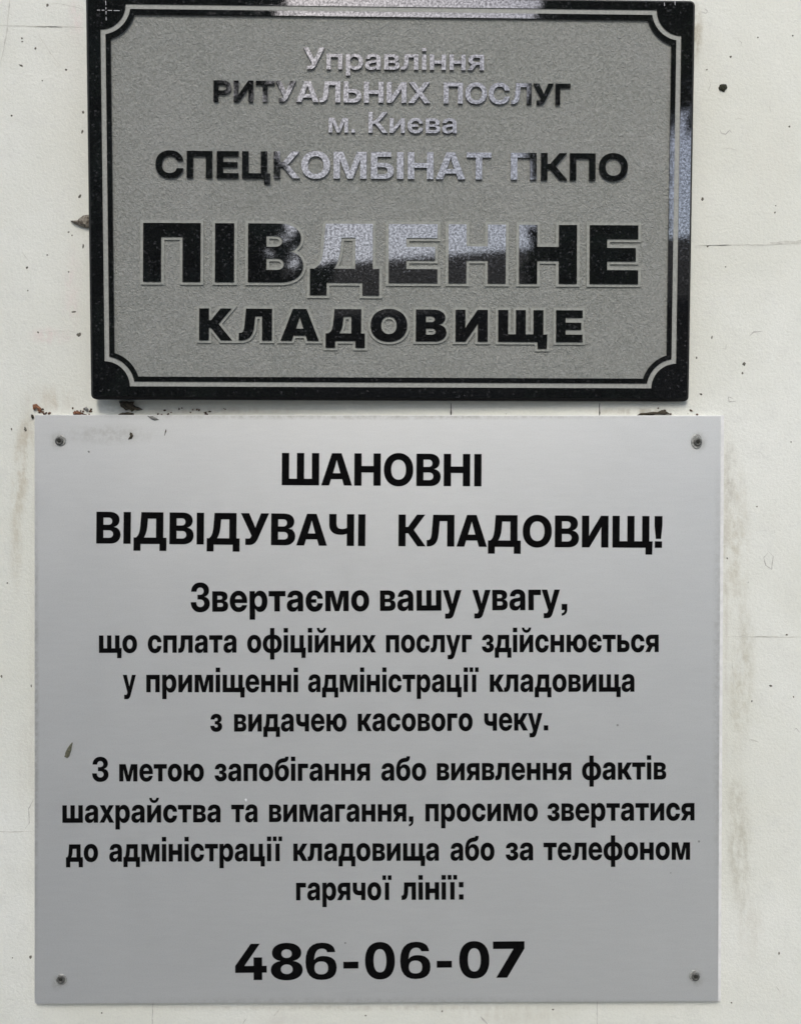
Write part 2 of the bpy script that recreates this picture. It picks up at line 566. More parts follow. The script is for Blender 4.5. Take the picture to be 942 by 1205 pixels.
parts = [lump(x, y, a * .85, b * .85, random.uniform(-.5, .5), 0.5, None, i, 0.05) for i, (x, y, a, b) in enumerate(specks) if a]
tag(link('dirt_specks', *merge(parts), 'speck', wall), kind='stuff')

# ------------------------------------------------------------------ letter outlines (quadratic contours; * marks a control point)
GLYPHS = {
'narrow': '''!566|106,0 106,306 460,306 460,0|156,420 91,1050 91,1490 475,1490 475,1050 410,420
,532|96,0 96,313 453,313 453,40 453,-250* 96,-300 96,-170 283,-140* 283,0
.532|96,0 96,313 453,313 453,0
:532|96,0 96,313 453,313 453,0|96,743 96,1056 453,1056 453,743
І550|98,0 98,1490 452,1490 452,0
А1506|5,0 518,1490 985,1490 1500,0 1105,0 899,662 851,824* 756,1155* 705,1350 801,1350 749,1155* 652,824* 602,662 390,0|355,290 355,568 1151,568 1151,290
В1325|98,0 98,1490 716,1490 880,1490* 1108,1394* 1225,1224* 1225,1112 1225,1026* 1157,890* 1033,801* 949,782 949,780 1042,774* 1191,683* 1278,526* 1278,421 1278,298* 1157,107* 925,0* 759,0|443,272 701,272 802,272* 916,364* 916,446 916,501* 865,581* 770,625* 704,625 443,625|443,883 683,883 741,883* 826,924* 871,1000* 871,1051 871,1127* 770,1218* 683,1218 443,1218
Д1692|43,-320 43,302 153,302 191,328* 258,403* 313,525* 352,716* 364,859 414,1490 1489,1490 1489,302 1649,302 1649,-320 1309,-320 1309,0 383,0 383,-320|548,302 1135,302 1135,1188 739,1188 711,859 698,716* 649,507* 584,357*
З1285|645,-24 448,-24* 189,121* 62,360* 62,500 398,500 398,421* 456,307* 566,246* 643,246 714,246* 821,296* 882,385* 882,443 882,501* 816,586* 698,634* 617,634 479,634 479,882 617,882 692,882* 800,925* 859,1005* 859,1059 859,1117* 804,1203* 708,1251* 645,1251 579,1251* 479,1198* 423,1103* 423,1038 91,1038 91,1175* 225,1390* 474,1514* 645,1514 803,1514* 1047,1407* 1186,1221* 1186,1099 1186,969* 1022,800* 896,779 896,776 1003,764* 1153,661* 1232,509* 1232,420 1232,292* 1083,91* 819,-24*
И1497|1399,0 1045,0 1045,628 1045,671* 1046,823* 1053,1020* 1060,1128 1126,1098 1073,1000* 972,818* 887,673* 859,627 465,0 98,0 98,1490 452,1490 452,835 452,783* 449,607* 444,417* 439,344 398,439 432,503* 510,645* 581,768* 603,804 1032,1490 1399,1490
К1442|98,0 98,1490 452,1490 452,913 572,913 1003,1490 1410,1490 854,768 1436,0 1029,0 574,609 452,609 452,0
Л1495|43,0 43,302 83,302 156,302* 235,365* 275,542* 290,712 354,1490 1397,1490 1397,0 1043,0 1043,1188 681,1188 632,635 615,450* 527,203* 388,61* 202,0* 87,0
Н1478|98,0 98,1490 452,1490 452,909 1026,909 1026,1490 1380,1490 1380,0 1026,0 1026,608 452,608 452,0
О1530|765,-24 563,-24* 240,159* 53,503* 53,744 53,987* 240,1331* 563,1514* 765,1514 966,1514* 1288,1331* 1476,987* 1476,744 1476,503* 1288,159* 966,-24*|765,286 872,286* 1032,394* 1119,599* 1119,744 1119,890* 1032,1096* 872,1204* 765,1204 658,1204* 498,1096* 410,890* 410,744 410,599* 498,394* 658,286*
У1384|230,0 230,302 354,302 431,302* 494,344* 511,387 531,439 5,1490 410,1490 566,1146 604,1063* 675,900* 745,739* 779,657 656,657 702,779* 795,1021* 846,1146 985,1490 1378,1490 842,304 796,202* 676,66* 515,0* 405,0
Ч1411|652,517 484,517* 234,621* 96,845* 96,1025 96,1490 451,1490 451,1054 451,929* 571,796* 716,796 822,796* 982,854* 1039,893 1039,599 937,557* 760,517*|959,0 959,1490 1314,1490 1314,0
Ш2005|98,1490 452,1490 452,302 828,302 828,1490 1178,1490 1178,302 1553,302 1553,1490 1907,1490 1907,0 98,0
Щ2069|98,1490 452,1490 452,302 828,302 828,1490 1178,1490 1178,302 1553,302 1553,1490 1907,1490 1907,0 98,0|1721,-320 1721,0 1631,0 1631,301 2068,301 2050,-320
а1159|420,-18 314,-18* 151,51* 58,190* 58,295 58,385* 122,505* 235,581* 384,620* 468,627 563,635* 676,654* 726,689* 726,721 726,727 726,759* 690,807* 623,834* 576,834 528,834* 457,805* 416,752* 412,715 96,715 104,829* 221,992* 436,1079* 588,1079 702,1079* 879,1030* 1001,935* 1062,799* 1062,712 1062,0 731,0 731,149 727,149 696,92* 610,18* 495,-18*|522,205 581,205* 675,249* 729,328* 729,381 729,477 715,471* 677,460* 629,449* 572,439* 539,434 493,426* 421,395* 379,346* 379,310 379,277* 415,230* 480,205*
б1212|606,-24 443,-24* 193,114* 53,382* 53,574 53,607 53,721* 86,939* 168,1131* 314,1282* 538,1378* 697,1390 769,1396* 840,1415* 864,1454* 865,1490 1128,1490 1127,1381* 1062,1232* 899,1148* 751,1136 608,1125* 444,1057* 367,928* 351,826 352,826 385,877* 482,952* 615,995* 699,995 838,995* 1044,879* 1159,666* 1159,520 1159,359* 1020,114* 772,-24*|608,235 669,235* 765,297* 821,418* 821,507 821,596* 765,716* 669,778* 608,778 547,778* 448,716* 390,596* 390,507 390,418* 448,297* 547,235*
в1115|96,0 96,1056 572,1056 785,1056* 1032,926* 1032,779 1032,691* 927,567* 803,554 903,548* 1019,476* 1069,365* 1069,300 1069,205* 979,71* 792,0* 646,0|413,250 629,250 688,250* 755,299* 755,347 755,398* 688,451* 629,451 413,451|413,628 583,628 644,628* 712,680* 712,725 712,771* 638,821* 572,821 413,821
г926|883,1056 883,778 436,778 436,0 96,0 96,1056
д1348|21,-329 21,278 105,278 141,299* 187,382* 215,495* 231,627* 237,697 265,1056 1155,1056 1155,278 1328,278 1328,-329 1004,-329 1004,0 353,0 353,-329|440,278 836,278 836,785 550,785 543,697 535,547* 488,343*
е1169|595,-24 434,-24* 189,117* 53,367* 53,527 53,689* 190,938* 430,1080* 586,1080 705,1080* 900,1001* 1043,855* 1120,656* 1120,536 1120,444 163,444 163,648 961,648 806,606 806,675* 755,775* 660,829* 594,829 529,829* 434,775* 383,675* 383,606 383,456 383,385* 436,279* 536,222* 607,222 658,222* 739,250* 794,302* 807,337 1112,337 1093,231* 948,69* 728,-24*
з1034|515,-16 365,-16* 156,85* 47,254* 47,355 375,355 375,306* 452,245* 514,245 574,245* 648,299* 648,342 648,386* 565,441* 496,441 407,441 407,634 496,634 559,634* 638,689* 638,733 638,775* 571,828* 517,828 461,828* 387,775* 387,731 67,731 68,830* 180,987* 383,1078* 519,1078 647,1078* 844,999* 955,860* 955,770 955,677* 825,563* 726,554 726,552 860,540* 994,403* 994,307 994,214* 873,67* 658,-16*
и1256|1159,0 825,0 825,581 824,581 381,0 96,0 96,1056 430,1056 430,479 432,479 868,1056 1159,1056
й1256|1159,0 825,0 825,581 824,581 381,0 96,0 96,1056 430,1056 430,479 432,479 868,1056 1159,1056|628,1177 524,1177* 360,1262* 264,1408* 264,1497 460,1497 460,1432* 554,1350* 628,1350 701,1350* 794,1432* 794,1497 992,1497 992,1408* 896,1262* 731,1177*
к1185|96,0 96,1056 436,1056 436,656 507,656 801,1056 1197,1056 815,539 1200,0 800,0 534,378 436,378 436,0
л1235|19,0 19,265 68,265 106,265* 156,294* 187,361* 203,478* 207,565 225,1056 1138,1056 1138,0 799,0 799,793 550,793 537,519 528,334* 433,105* 271,0* 161,0
м1628|96,0 96,1056 605,1056 738,656 753,604* 781,490* 808,378* 833,274* 845,231 784,231 797,274* 821,378* 847,490* 875,604* 891,656 1022,1056 1531,1056 1531,0 1199,0 1199,341 1199,415* 1201,560* 1203,704* 1205,845* 1206,914 1250,914 1223,824* 1166,631* 1107,436* 1075,341 953,0 677,0 553,341 521,436* 460,631* 403,824* 375,914 422,914 423,845* 425,704* 427,560* 429,415* 429,341 429,0
н1254|914,679 914,401 339,401 339,679|436,1056 436,0 96,0 96,1056|1158,1056 1158,0 818,0 818,1056
о1213|606,-24 442,-24* 192,113* 53,361* 53,527 53,695* 192,942* 442,1080* 606,1080 772,1080* 1021,942* 1160,695* 1160,527 1160,361* 1021,113* 772,-24*|606,247 668,247* 763,312* 817,438* 817,527 817,618* 763,743* 668,809* 606,809 546,809* 450,744* 396,618* 396,527 396,438* 450,312* 545,247*
п1229|1132,1056 1132,0 793,0 793,778 436,778 436,0 96,0 96,1056
р1248|96,-418 96,1056 432,1056 432,918 436,918 468,972* 558,1043* 674,1079* 742,1079 876,1079* 1080,939* 1195,692* 1195,529 1195,363* 1082,115* 877,-23* 739,-23 669,-23* 555,18* 467,98* 440,157 436,157 436,-418|644,249 709,249* 802,316* 852,442* 852,529 852,617* 802,742* 709,809* 644,809 579,809* 478,740* 422,615* 422,529 422,444* 478,318* 579,249*
с1162|597,-24 434,-24* 189,115* 53,364* 53,527 53,692* 189,941* 434,1080* 597,1080 707,1080* 891,1016* 1027,899* 1107,740* 1113,643 786,643 781,681* 752,743* 706,787* 642,811* 603,811 538,811* 445,742* 396,615* 396,527 396,441* 445,314* 539,245* 603,245 642,245* 705,269* 751,314* 779,377* 785,416 1113,416 1110,320* 1032,159* 895,41* 709,-24*
т1073|367,0 367,779 19,779 19,1056 1055,1056 1055,779 707,779 707,0
у1166|129,-418 129,-154 274,-154 310,-154* 352,-134* 379,-88* 392,-49 411,2 5,1056 360,1056 518,566 549,467* 605,267* 633,168 536,168 562,267* 617,468* 649,566 810,1056 1161,1056 704,-150 669,-245* 574,-363* 444,-418* 357,-418 301,-418* 184,-418*
ф1596|628,-24 463,-24* 203,113* 53,361* 53,527 53,695* 203,942* 463,1080* 628,1080 968,1080 1133,1080* 1393,942* 1543,695* 1543,527 1543,361* 1393,113* 1133,-24* 968,-24|628,240 968,240 1030,240* 1138,309* 1206,438* 1206,527 1206,618* 1138,750* 1030,822* 968,822 628,822 568,822* 458,750* 390,618* 390,527 390,438* 458,309* 567,240*|628,-418 628,1490 968,1490 968,-418
х1122|5,0 426,608 418,477 32,1056 399,1056 473,931 513,861* 582,735* 615,671 517,671 553,735* 622,861* 663,931 739,1056 1101,1056 702,477 710,608 1117,0 748,0 666,134 627,202* 558,324* 524,385 604,385 568,324* 499,202* 458,134 373,0
ц1358|96,0 96,1056 436,1056 436,278 793,278 793,1056 1132,1056 1132,0|946,-320 946,0 856,0 856,301 1293,301 1276,-320
ч1204|636,288 369,288* 96,495* 96,706 96,1056 436,1056 436,721 436,632* 527,566* 636,566 703,566* 844,595* 929,624 929,346 901,333* 798,305* 683,288*|768,0 768,1056 1108,1056 1108,0
ш1745|96,1056 436,1056 436,278 709,278 709,1056 1036,1056 1036,278 1309,278 1309,1056 1649,1056 1649,0 96,0
щ1810|96,1056 436,1056 436,278 709,278 709,1056 1036,1056 1036,278 1309,278 1309,1056 1649,1056 1649,0 96,0|1462,-320 1462,0 1372,0 1372,301 1810,301 1792,-320
ь1116|305,724 621,724 760,724* 958,638* 1063,477* 1063,363 1063,250* 958,87* 760,0* 621,0 96,0 96,1056 436,1056 436,263 610,263 671,263* 738,318* 738,366 738,414* 671,467* 610,467 305,467
ю1736|96,0 96,1056 436,1056 436,0|339,390 339,668 686,668 686,390|1130,-24 965,-24* 715,113* 576,361* 576,527 576,695* 715,942* 965,1080* 1130,1080 1295,1080* 1544,942* 1683,695* 1683,527 1683,361* 1544,113* 1295,-24*|1130,247 1191,247* 1286,312* 1340,438* 1340,527 1340,618* 1286,743* 1191,809* 1130,809 1069,809* 973,744* 919,618* 919,527 919,438* 973,312* 1069,247*
я1163|1067,0 746,0 746,795 567,795 479,795* 394,741* 394,677 394,614* 482,559* 573,559 879,559 879,325 532,325 311,325* 58,513* 58,681 58,858* 304,1056* 519,1056 1067,1056|379,0 12,0 329,461 688,461
є1162|597,-24 434,-24* 189,115* 53,364* 53,527 53,692* 189,941* 434,1080* 597,1080 707,1080* 891,1016* 1027,899* 1107,740* 1113,643 786,643 781,681* 752,743* 706,787* 642,811* 603,811 538,811* 445,742* 396,615* 396,527 396,441* 445,314* 539,245* 603,245 642,245* 705,269* 751,314* 779,377* 785,416 1113,416 1110,320* 1032,159* 895,41* 709,-24*|371,437 371,623 711,623 711,437
і532|96,0 96,1056 436,1056 436,0|96,1211 96,1490 436,1490 436,1211
ї804|232,0 232,1056 572,1056 572,0|38,1211 38,1490 330,1490 330,1211|473,1211 473,1490 765,1490 765,1211''',
'digits': '''-1320|1005,714 1005,439 315,439 315,714
01320|660,-24 462,-24* 190,163* 51,507* 51,744 51,982* 190,1327* 462,1514* 660,1514 859,1514* 1130,1327* 1269,982* 1269,744 1269,507* 1130,162* 859,-24*|660,265 749,265* 864,381* 920,595* 920,744 920,894* 864,1108* 749,1225* 660,1225 572,1225* 456,1108* 400,894* 400,744 400,595* 456,381* 572,265*
41320|30,302 30,584 657,1490 1020,1490 398,582 398,580 1290,580 1290,302|764,0 764,388 764,513 764,928 1106,928 1106,0
61190|1085,1120 1050,1510* 620,1510 60,1510* 60,720 60,-20* 600,-20 1130,-20* 1130,480 1130,960* 670,960 450,960* 358,800 378,1270* 620,1270 780,1270* 805,1120|600,740 835,740* 835,470 835,205* 600,205 365,205* 365,470 365,740*
71320|224,0 824,1184 824,1186 121,1186 121,1490 1199,1490 1199,1196 596,0
81320|659,-24 480,-24* 213,82* 64,275* 64,402 64,505* 157,660* 328,758* 444,773 444,772 290,795* 112,969* 112,1108 112,1228* 250,1412* 497,1514* 659,1514 825,1514* 1071,1413* 1208,1231* 1208,1108 1208,969* 1030,796* 876,772 876,773 992,758* 1163,660* 1256,505* 1256,402 1256,275* 1106,82* 839,-24*|659,231 724,231* 825,282* 882,372* 882,430 882,489* 825,579* 724,631* 659,631 595,631* 495,579* 437,489* 437,430 437,371* 494,282* 594,231*|659,895 719,895* 806,939* 854,1020* 854,1073 854,1127* 806,1206* 719,1250* 659,1250 600,1250* 513,1206* 465,1127* 465,1073 465,1020* 513,939* 601,895*''',
'light': '''.476|112,0 112,232 377,232 377,0
К1369|124,0 124,1490 388,1490 388,876 554,876 1018,1490 1328,1490 771,768 1353,0 1043,0 560,643 388,643 388,0
У1295|228,0 228,229 340,229 414,229* 489,274* 509,324 535,390 13,1490 310,1490 488,1092 530,1000* 605,825* 677,655* 714,566 627,566 676,698* 776,953* 832,1092 992,1490 1282,1490 758,272 720,187* 622,64* 474,0* 362,0
а1108|434,-17 329,-17* 164,53* 69,195* 69,300 69,390* 137,507* 253,577* 403,614* 484,622 582,633* 697,650* 747,683* 747,719 747,727 747,773* 701,842* 614,881* 554,881 493,881* 400,842* 346,773* 342,728 99,728 106,833* 219,990* 421,1077* 559,1077 662,1077* 825,1028* 938,934* 997,802* 997,720 997,0 749,0 749,149 745,149 720,102* 640,27* 520,-17*|496,170 579,170* 691,230* 748,330* 748,391 748,505 736,498* 690,484* 627,471* 554,459* 515,453 461,446* 370,411* 315,350* 315,302 315,261* 360,201* 441,170*
в1094|112,0 112,1056 569,1056 765,1056* 994,918* 994,777 994,686* 890,571* 785,555 864,547* 975,482* 1034,373* 1034,299 1034,207* 945,73* 771,0* 641,0|349,203 632,203 708,203* 790,266* 790,326 790,391* 708,460* 632,460 349,460|349,621 578,621 661,621* 750,686* 750,745 750,800* 656,861* 569,861 349,861
и1194|1083,0 833,0 833,687 831,687 337,0 112,0 112,1056 362,1056 362,371 364,371 854,1056 1083,1056
л1183|17,0 17,211 61,211 106,211* 165,241* 201,320* 220,464* 225,579 245,1056 1071,1056 1071,0 818,0 818,846 486,846 470,524 461,340* 383,109* 233,0* 116,0
м1558|112,0 112,1056 490,1056 695,541 712,496* 740,406* 767,317* 792,234* 805,195 756,195 769,234* 794,317* 820,406* 849,496* 864,541 1068,1056 1447,1056 1447,0 1197,0 1197,440 1197,512* 1199,638* 1201,756* 1202,871* 1203,931 1241,931 1213,854* 1158,694* 1101,529* 1067,441 885,0 674,0 490,441 457,529* 397,694* 342,854* 313,931 355,931 356,871* 358,756* 359,638* 361,512* 361,440 361,0
н1190|893,651 893,433 297,433 297,651|364,1056 364,0 112,0 112,1056|1079,1056 1079,0 826,0 826,1056
п1178|1067,1056 1067,0 814,0 814,838 364,838 364,0 112,0 112,1056
р1202|112,-418 112,1056 360,1056 360,909 363,909 396,965* 494,1040* 615,1077* 683,1077 820,1077* 1025,939* 1139,691* 1139,529 1139,365* 1026,117* 820,-21* 682,-21 613,-21* 495,19* 400,99* 367,159 364,159 364,-418|623,190 701,190* 818,268* 884,420* 884,529 884,638* 818,789* 701,868* 623,868 540,868* 418,784* 350,632* 350,529 350,426* 418,273* 540,190*
я1115|1004,0 760,0 760,852 528,852 419,852* 315,780* 315,700 315,621* 422,550* 535,550 863,550 863,362 507,362 299,362* 65,540* 65,702 65,871* 293,1056* 498,1056 1004,1056|297,0 18,0 332,468 604,468
є1115|579,-24 425,-24* 192,116* 63,364* 63,527 63,690* 192,939* 425,1080* 579,1080 679,1080* 847,1021* 973,913* 1050,766* 1058,678 811,678 804,721* 768,791* 709,842* 631,870* 582,870 500,870* 381,786* 318,632* 318,527 318,423* 381,270* 499,186* 582,186 631,186* 708,213* 764,264* 800,336* 809,379 1058,379 1051,292* 976,145* 848,36* 679,-24*|284,444 284,616 720,616 720,444
і476|112,0 112,1056 364,1056 364,0|112,1283 112,1490 364,1490 364,1283''',
'bold': '''І533|109,0 109,1490 424,1490 424,0
А1468|9,0 530,1490 938,1490 1460,0 1109,0 880,715 836,860* 745,1168* 692,1361 778,1361 724,1168* 632,860* 586,715 350,0|344,319 344,571 1125,571 1125,319
Б1277|109,0 109,1490 1092,1490 1092,1231 417,1231 417,886 736,886 886,886* 1104,785* 1223,594* 1223,458 1223,317* 1104,112* 886,0* 736,0|417,247 691,247 800,247* 922,355* 922,452 922,544* 800,648* 691,648 417,648
Г1138|1094,1490 1094,1220 424,1220 424,0 109,0 109,1490
Е1248|109,0 109,1490 1184,1490 1184,1220 424,1220 424,884 1127,884 1127,621 424,621 424,270 1184,270 1184,0
И1487|1378,0 1063,0 1063,681 1063,723* 1064,870* 1071,1064* 1077,1174 1133,1140 1079,1041* 978,863* 896,723* 869,680 441,0 109,0 109,1490 424,1490 424,766 424,719* 422,554* 417,375* 412,306 376,388 411,450* 487,587* 555,706* 577,741 1047,1490 1378,1490
К1410|109,0 109,1490 424,1490 424,897 564,897 1010,1490 1374,1490 818,768 1399,0 1035,0 568,624 424,624 424,0
Л1484|44,0 44,270 84,270 157,270* 237,332* 279,503* 293,668 361,1490 1375,1490 1375,0 1060,0 1060,1220 652,1220 598,607 583,434* 504,200* 378,61* 203,0* 91,0
М1835|109,0 109,1490 570,1490 808,812 824,764* 865,625* 910,472* 948,334* 959,288 880,288 892,334* 930,472* 974,625* 1015,764* 1030,812 1264,1490 1726,1490 1726,0 1417,0 1417,699 1417,749* 1420,888* 1425,1048* 1429,1211* 1429,1284 1467,1284 1444,1205* 1395,1037* 1349,878* 1308,745* 1293,699 1046,0 790,0 541,699 526,745* 484,878* 436,1037* 385,1205* 361,1284 406,1284 407,1211* 411,1048* 416,888* 419,749* 419,699 419,0
Н1472|109,0 109,1490 424,1490 424,895 1048,895 1048,1490 1363,1490 1363,0 1048,0 1048,625 424,625 424,0
О1531|765,-24 565,-24* 246,163* 61,507* 61,744 61,983* 246,1328* 565,1514* 765,1514 966,1514* 1284,1328* 1469,983* 1469,744 1469,507* 1284,162* 966,-24*|765,254 879,254* 1054,369* 1152,588* 1152,744 1152,901* 1054,1121* 879,1236* 765,1236 652,1236* 478,1121* 379,901* 379,744 379,588* 478,369* 652,254*
П1472|1363,1490 1363,0 1048,0 1048,1220 424,1220 424,0 109,0 109,1490
Р1295|109,0 109,1490 700,1490 868,1490* 1114,1370* 1248,1150* 1248,999 1248,849* 1113,628* 865,508* 696,508 284,508 284,772 679,772 760,772* 876,827* 939,930* 939,999 939,1069* 876,1170* 760,1226* 679,1226 424,1226 424,0
С1488|770,-24 566,-24* 245,162* 61,507* 61,744 61,983* 245,1328* 566,1514* 770,1514 902,1514* 1127,1436* 1301,1291* 1412,1088* 1429,962 1110,962 1098,1027* 1039,1129* 952,1199* 841,1236* 775,1236 650,1236* 473,1116* 379,895* 379,744 379,594* 473,374* 650,254* 775,254 841,254* 951,290* 1038,361* 1097,461* 1111,526 1429,526 1411,401* 1301,198* 1127,53* 902,-24*
Т1304|44,1220 44,1490 1260,1490 1260,1220 810,1220 810,0 495,0 495,1220
У1345|229,0 229,270 348,270 424,270* 492,313* 510,360 533,417 9,1490 366,1490 532,1123 572,1036* 645,867* 716,702* 751,618 643,618 691,744* 787,992* 840,1123 988,1490 1337,1490 805,290 763,195* 653,65* 497,0* 386,0
Х1434|11,0 626,876 626,642 59,1490 416,1490 578,1241 610,1192* 671,1093* 732,995* 761,946 679,946 710,995* 770,1093* 833,1192* 865,1241 1030,1490 1379,1490 822,659 822,881 1424,0 1058,0 853,311 826,352* 772,434* 720,516* 693,557 741,557 715,516* 662,434* 608,352* 579,311 367,0
Ц1548|1338,0 109,0 109,1490 424,1490 424,270 1023,270 1023,1490 1338,1490|1186,-320 1186,0 1099,0 1099,269 1493,269 1480,-320
Ь1307|311,964 701,964 871,964* 1117,847* 1250,633* 1250,486 1250,337* 1124,118* 890,0* 729,0 109,0 109,1490 424,1490 424,262 684,262 803,262* 943,384* 943,488 943,556* 879,654* 764,707* 684,707 311,707''',
'heavy': '''І576|80,0 80,1490 496,1490 496,0
А1565|0,0 500,1490 1060,1490 1565,0 1097,0 930,578 876,766* 774,1133* 726,1331 838,1331 788,1133* 684,766* 628,578 455,0|373,245 373,565 1193,565 1193,245
В1331|80,0 80,1490 726,1490 896,1490* 1128,1394* 1246,1227* 1246,1118 1246,1032* 1174,893* 1045,802* 958,785 958,783 1054,780* 1207,687* 1296,527* 1296,422 1296,300* 1174,109* 944,0* 782,0|484,312 704,312 780,312* 870,392* 870,459 870,504* 829,570* 755,606* 704,606 484,606|484,900 679,900 725,900* 793,934* 830,997* 830,1039 830,1102* 748,1178* 679,1178 484,1178
Д1735|40,-320 40,352 146,352 185,376* 253,439* 308,546* 347,722* 358,858 408,1490 1537,1490 1537,352 1695,352 1695,-320 1295,-320 1295,0 440,0 440,-320|608,352 1121,352 1121,1138 790,1138 765,858 753,722* 703,537* 640,407*
Е1294|80,0 80,1490 1234,1490 1234,1138 496,1138 496,914 1177,914 1177,574 496,574 496,352 1234,352 1234,0
И1512|1432,0 1016,0 1016,544 1016,589* 1017,749* 1024,951* 1032,1056 1114,1032 1064,934* 962,746* 874,593* 843,544 504,0 80,0 80,1490 496,1490 496,944 496,885* 493,692* 487,485* 482,404 432,520 467,586* 548,736* 622,867* 645,905 1008,1490 1432,1490
К1493|80,0 80,1490 496,1490 496,938 584,938 993,1490 1467,1490 911,768 1493,0 1019,0 584,586 496,586 496,0
Л1512|40,0 40,352 80,352 154,352* 231,418* 269,603* 284,781 343,1490 1432,1490 1432,0 1016,0 1016,1138 728,1138 685,681 666,475* 562,209* 404,60* 200,0* 80,0
Н1488|80,0 80,1490 496,1490 496,933 992,933 992,1490 1408,1490 1408,0 992,0 992,581 496,581 496,0
О1528|764,-24 561,-24* 232,154* 40,497* 40,744 40,993* 232,1337* 561,1514* 764,1514 967,1514* 1295,1337* 1488,993* 1488,744 1488,496* 1295,153* 967,-24*|764,336 862,336* 998,433* 1068,616* 1068,744 1068,873* 998,1057* 862,1154* 764,1154 667,1154* 531,1057* 460,873* 460,744 460,616* 531,433* 667,336*
П1488|1408,1490 1408,0 992,0 992,1138 496,1138 496,0 80,0 80,1490
Щ2128|80,1490 496,1490 496,352 820,352 820,1490 1230,1490 1230,352 1552,352 1552,1490 1968,1490 1968,0 80,0|1728,-320 1728,0 1632,0 1632,351 2138,351 2114,-320'''}


# ------------------------------------------------------------------ lettering
def parse(txt):
    d = {}
    for line in txt.split('\n'):
        ch, rest = line[0], line[1:].split('|')
        cs = []
        for c in rest[1:]:
            cs.append([(int(q.rstrip('*').split(',')[0]), int(q.rstrip('*').split(',')[1]), not q.endswith('*')) for q in c.split()])
        d[ch] = (int(rest[0]), cs)
    return d


FONT = {k: parse(v) for k, v in GLYPHS.items()}
CAP = 1490.0


def flat(ct, n=6):
    q = []
    for i, a in enumerate(ct):
        b = ct[(i + 1) % len(ct)]
        q.append(a)
        if not a[2] and not b[2]:
            q.append(((a[0] + b[0]) / 2, (a[1] + b[1]) / 2, True))
    k = next(i for i in range(len(q)) if q[i][2])
    q = q[k:] + q[:k]
    out = []
    for i, a in enumerate(q):
        if a[2]:
            out.append((a[0], a[1]))
        else:
            p0, p2 = q[i - 1], q[(i + 1) % len(q)]
            for t in range(1, n):
                t /= n
                out.append(tuple((1 - t) ** 2 * p0[j] + 2 * t * (1 - t) * a[j] + t * t * p2[j] for j in (0, 1)))
    r = []
    for p in out:
        if not r or abs(p[0] - r[-1][0]) + abs(p[1] - r[-1][1]) > 1.5:
            r.append(p)
    if abs(r[0][0] - r[-1][0]) + abs(r[0][1] - r[-1][1]) <= 1.5:
        r.pop()
    return r


_cache = {}


def glyph(style, ch):
    """triangles and loops of one letter in font units, overlaps merged"""
    if (style, ch) not in _cache:
        vs, F = fill([[(x / 100, y / 100) for x, y in flat(c)] for c in FONT[style][ch][1]])
        vs = [(x * 100, y * 100) for x, y in vs]
        _cache[(style, ch)] = (vs, F, FONT[style][ch][0])
    return _cache[(style, ch)]


def word(style, text, x0, x1, y0, y1, cap, to_plane):
    """one word fitted between two measured ends of its baseline; returns a list of (verts, triangles) per letter"""
    lay, pen = [], 0
    for ch in text:
        vs, F, adv = glyph(style, ch)
        lay.append((vs, F, pen))
        pen += adv
    lo = min(v[0] for v in lay[0][0]) + lay[0][2]
    hi = max(v[0] for v in lay[-1][0]) + lay[-1][2]
    sx, sy = (x1 - x0) / (hi - lo), cap / CAP
    sl = (y1 - y0) / (x1 - x0)
    out = []
    for vs, F, p in lay:
        P = []
        for v in vs:
            x = x0 + (v[0] + p - lo) * sx
            P.append(to_plane(x - v[1] * sy * -sl * 1.0, y0 + (x - x0) * sl - v[1] * sy))
        out.append((P, F))
    return out


# ------------------------------------------------------------------ silver notice sign
SHEET = 6.0
sign = empty('notice_sign', (0, 0, EYE))
tag(sign, 'silver metal notice with bold black lettering and a phone number, screwed to the wall', 'notice board')
corners = [(41, 488.6), (847.5, 489.8), (844.2, 1178.2), (41, 1181)]
loop = [on_wall(x, y, SHEET) for x, y in corners][::-1]
vs, F = fill([loop])
link('metal_sheet', *raised(vs, F, 4.0, SHEET), 'sheet', sign)
bl = [on_wall(x, y, 4.0) for x, y in [(41.4, 488.2), (851.2, 489.0), (847.4, 1177.8), (41.4, 1180.6)]][::-1]
vs, F = fill([bl])
link('backing_board', *raised(vs, F, 0.0, 3.98), 'board', sign)

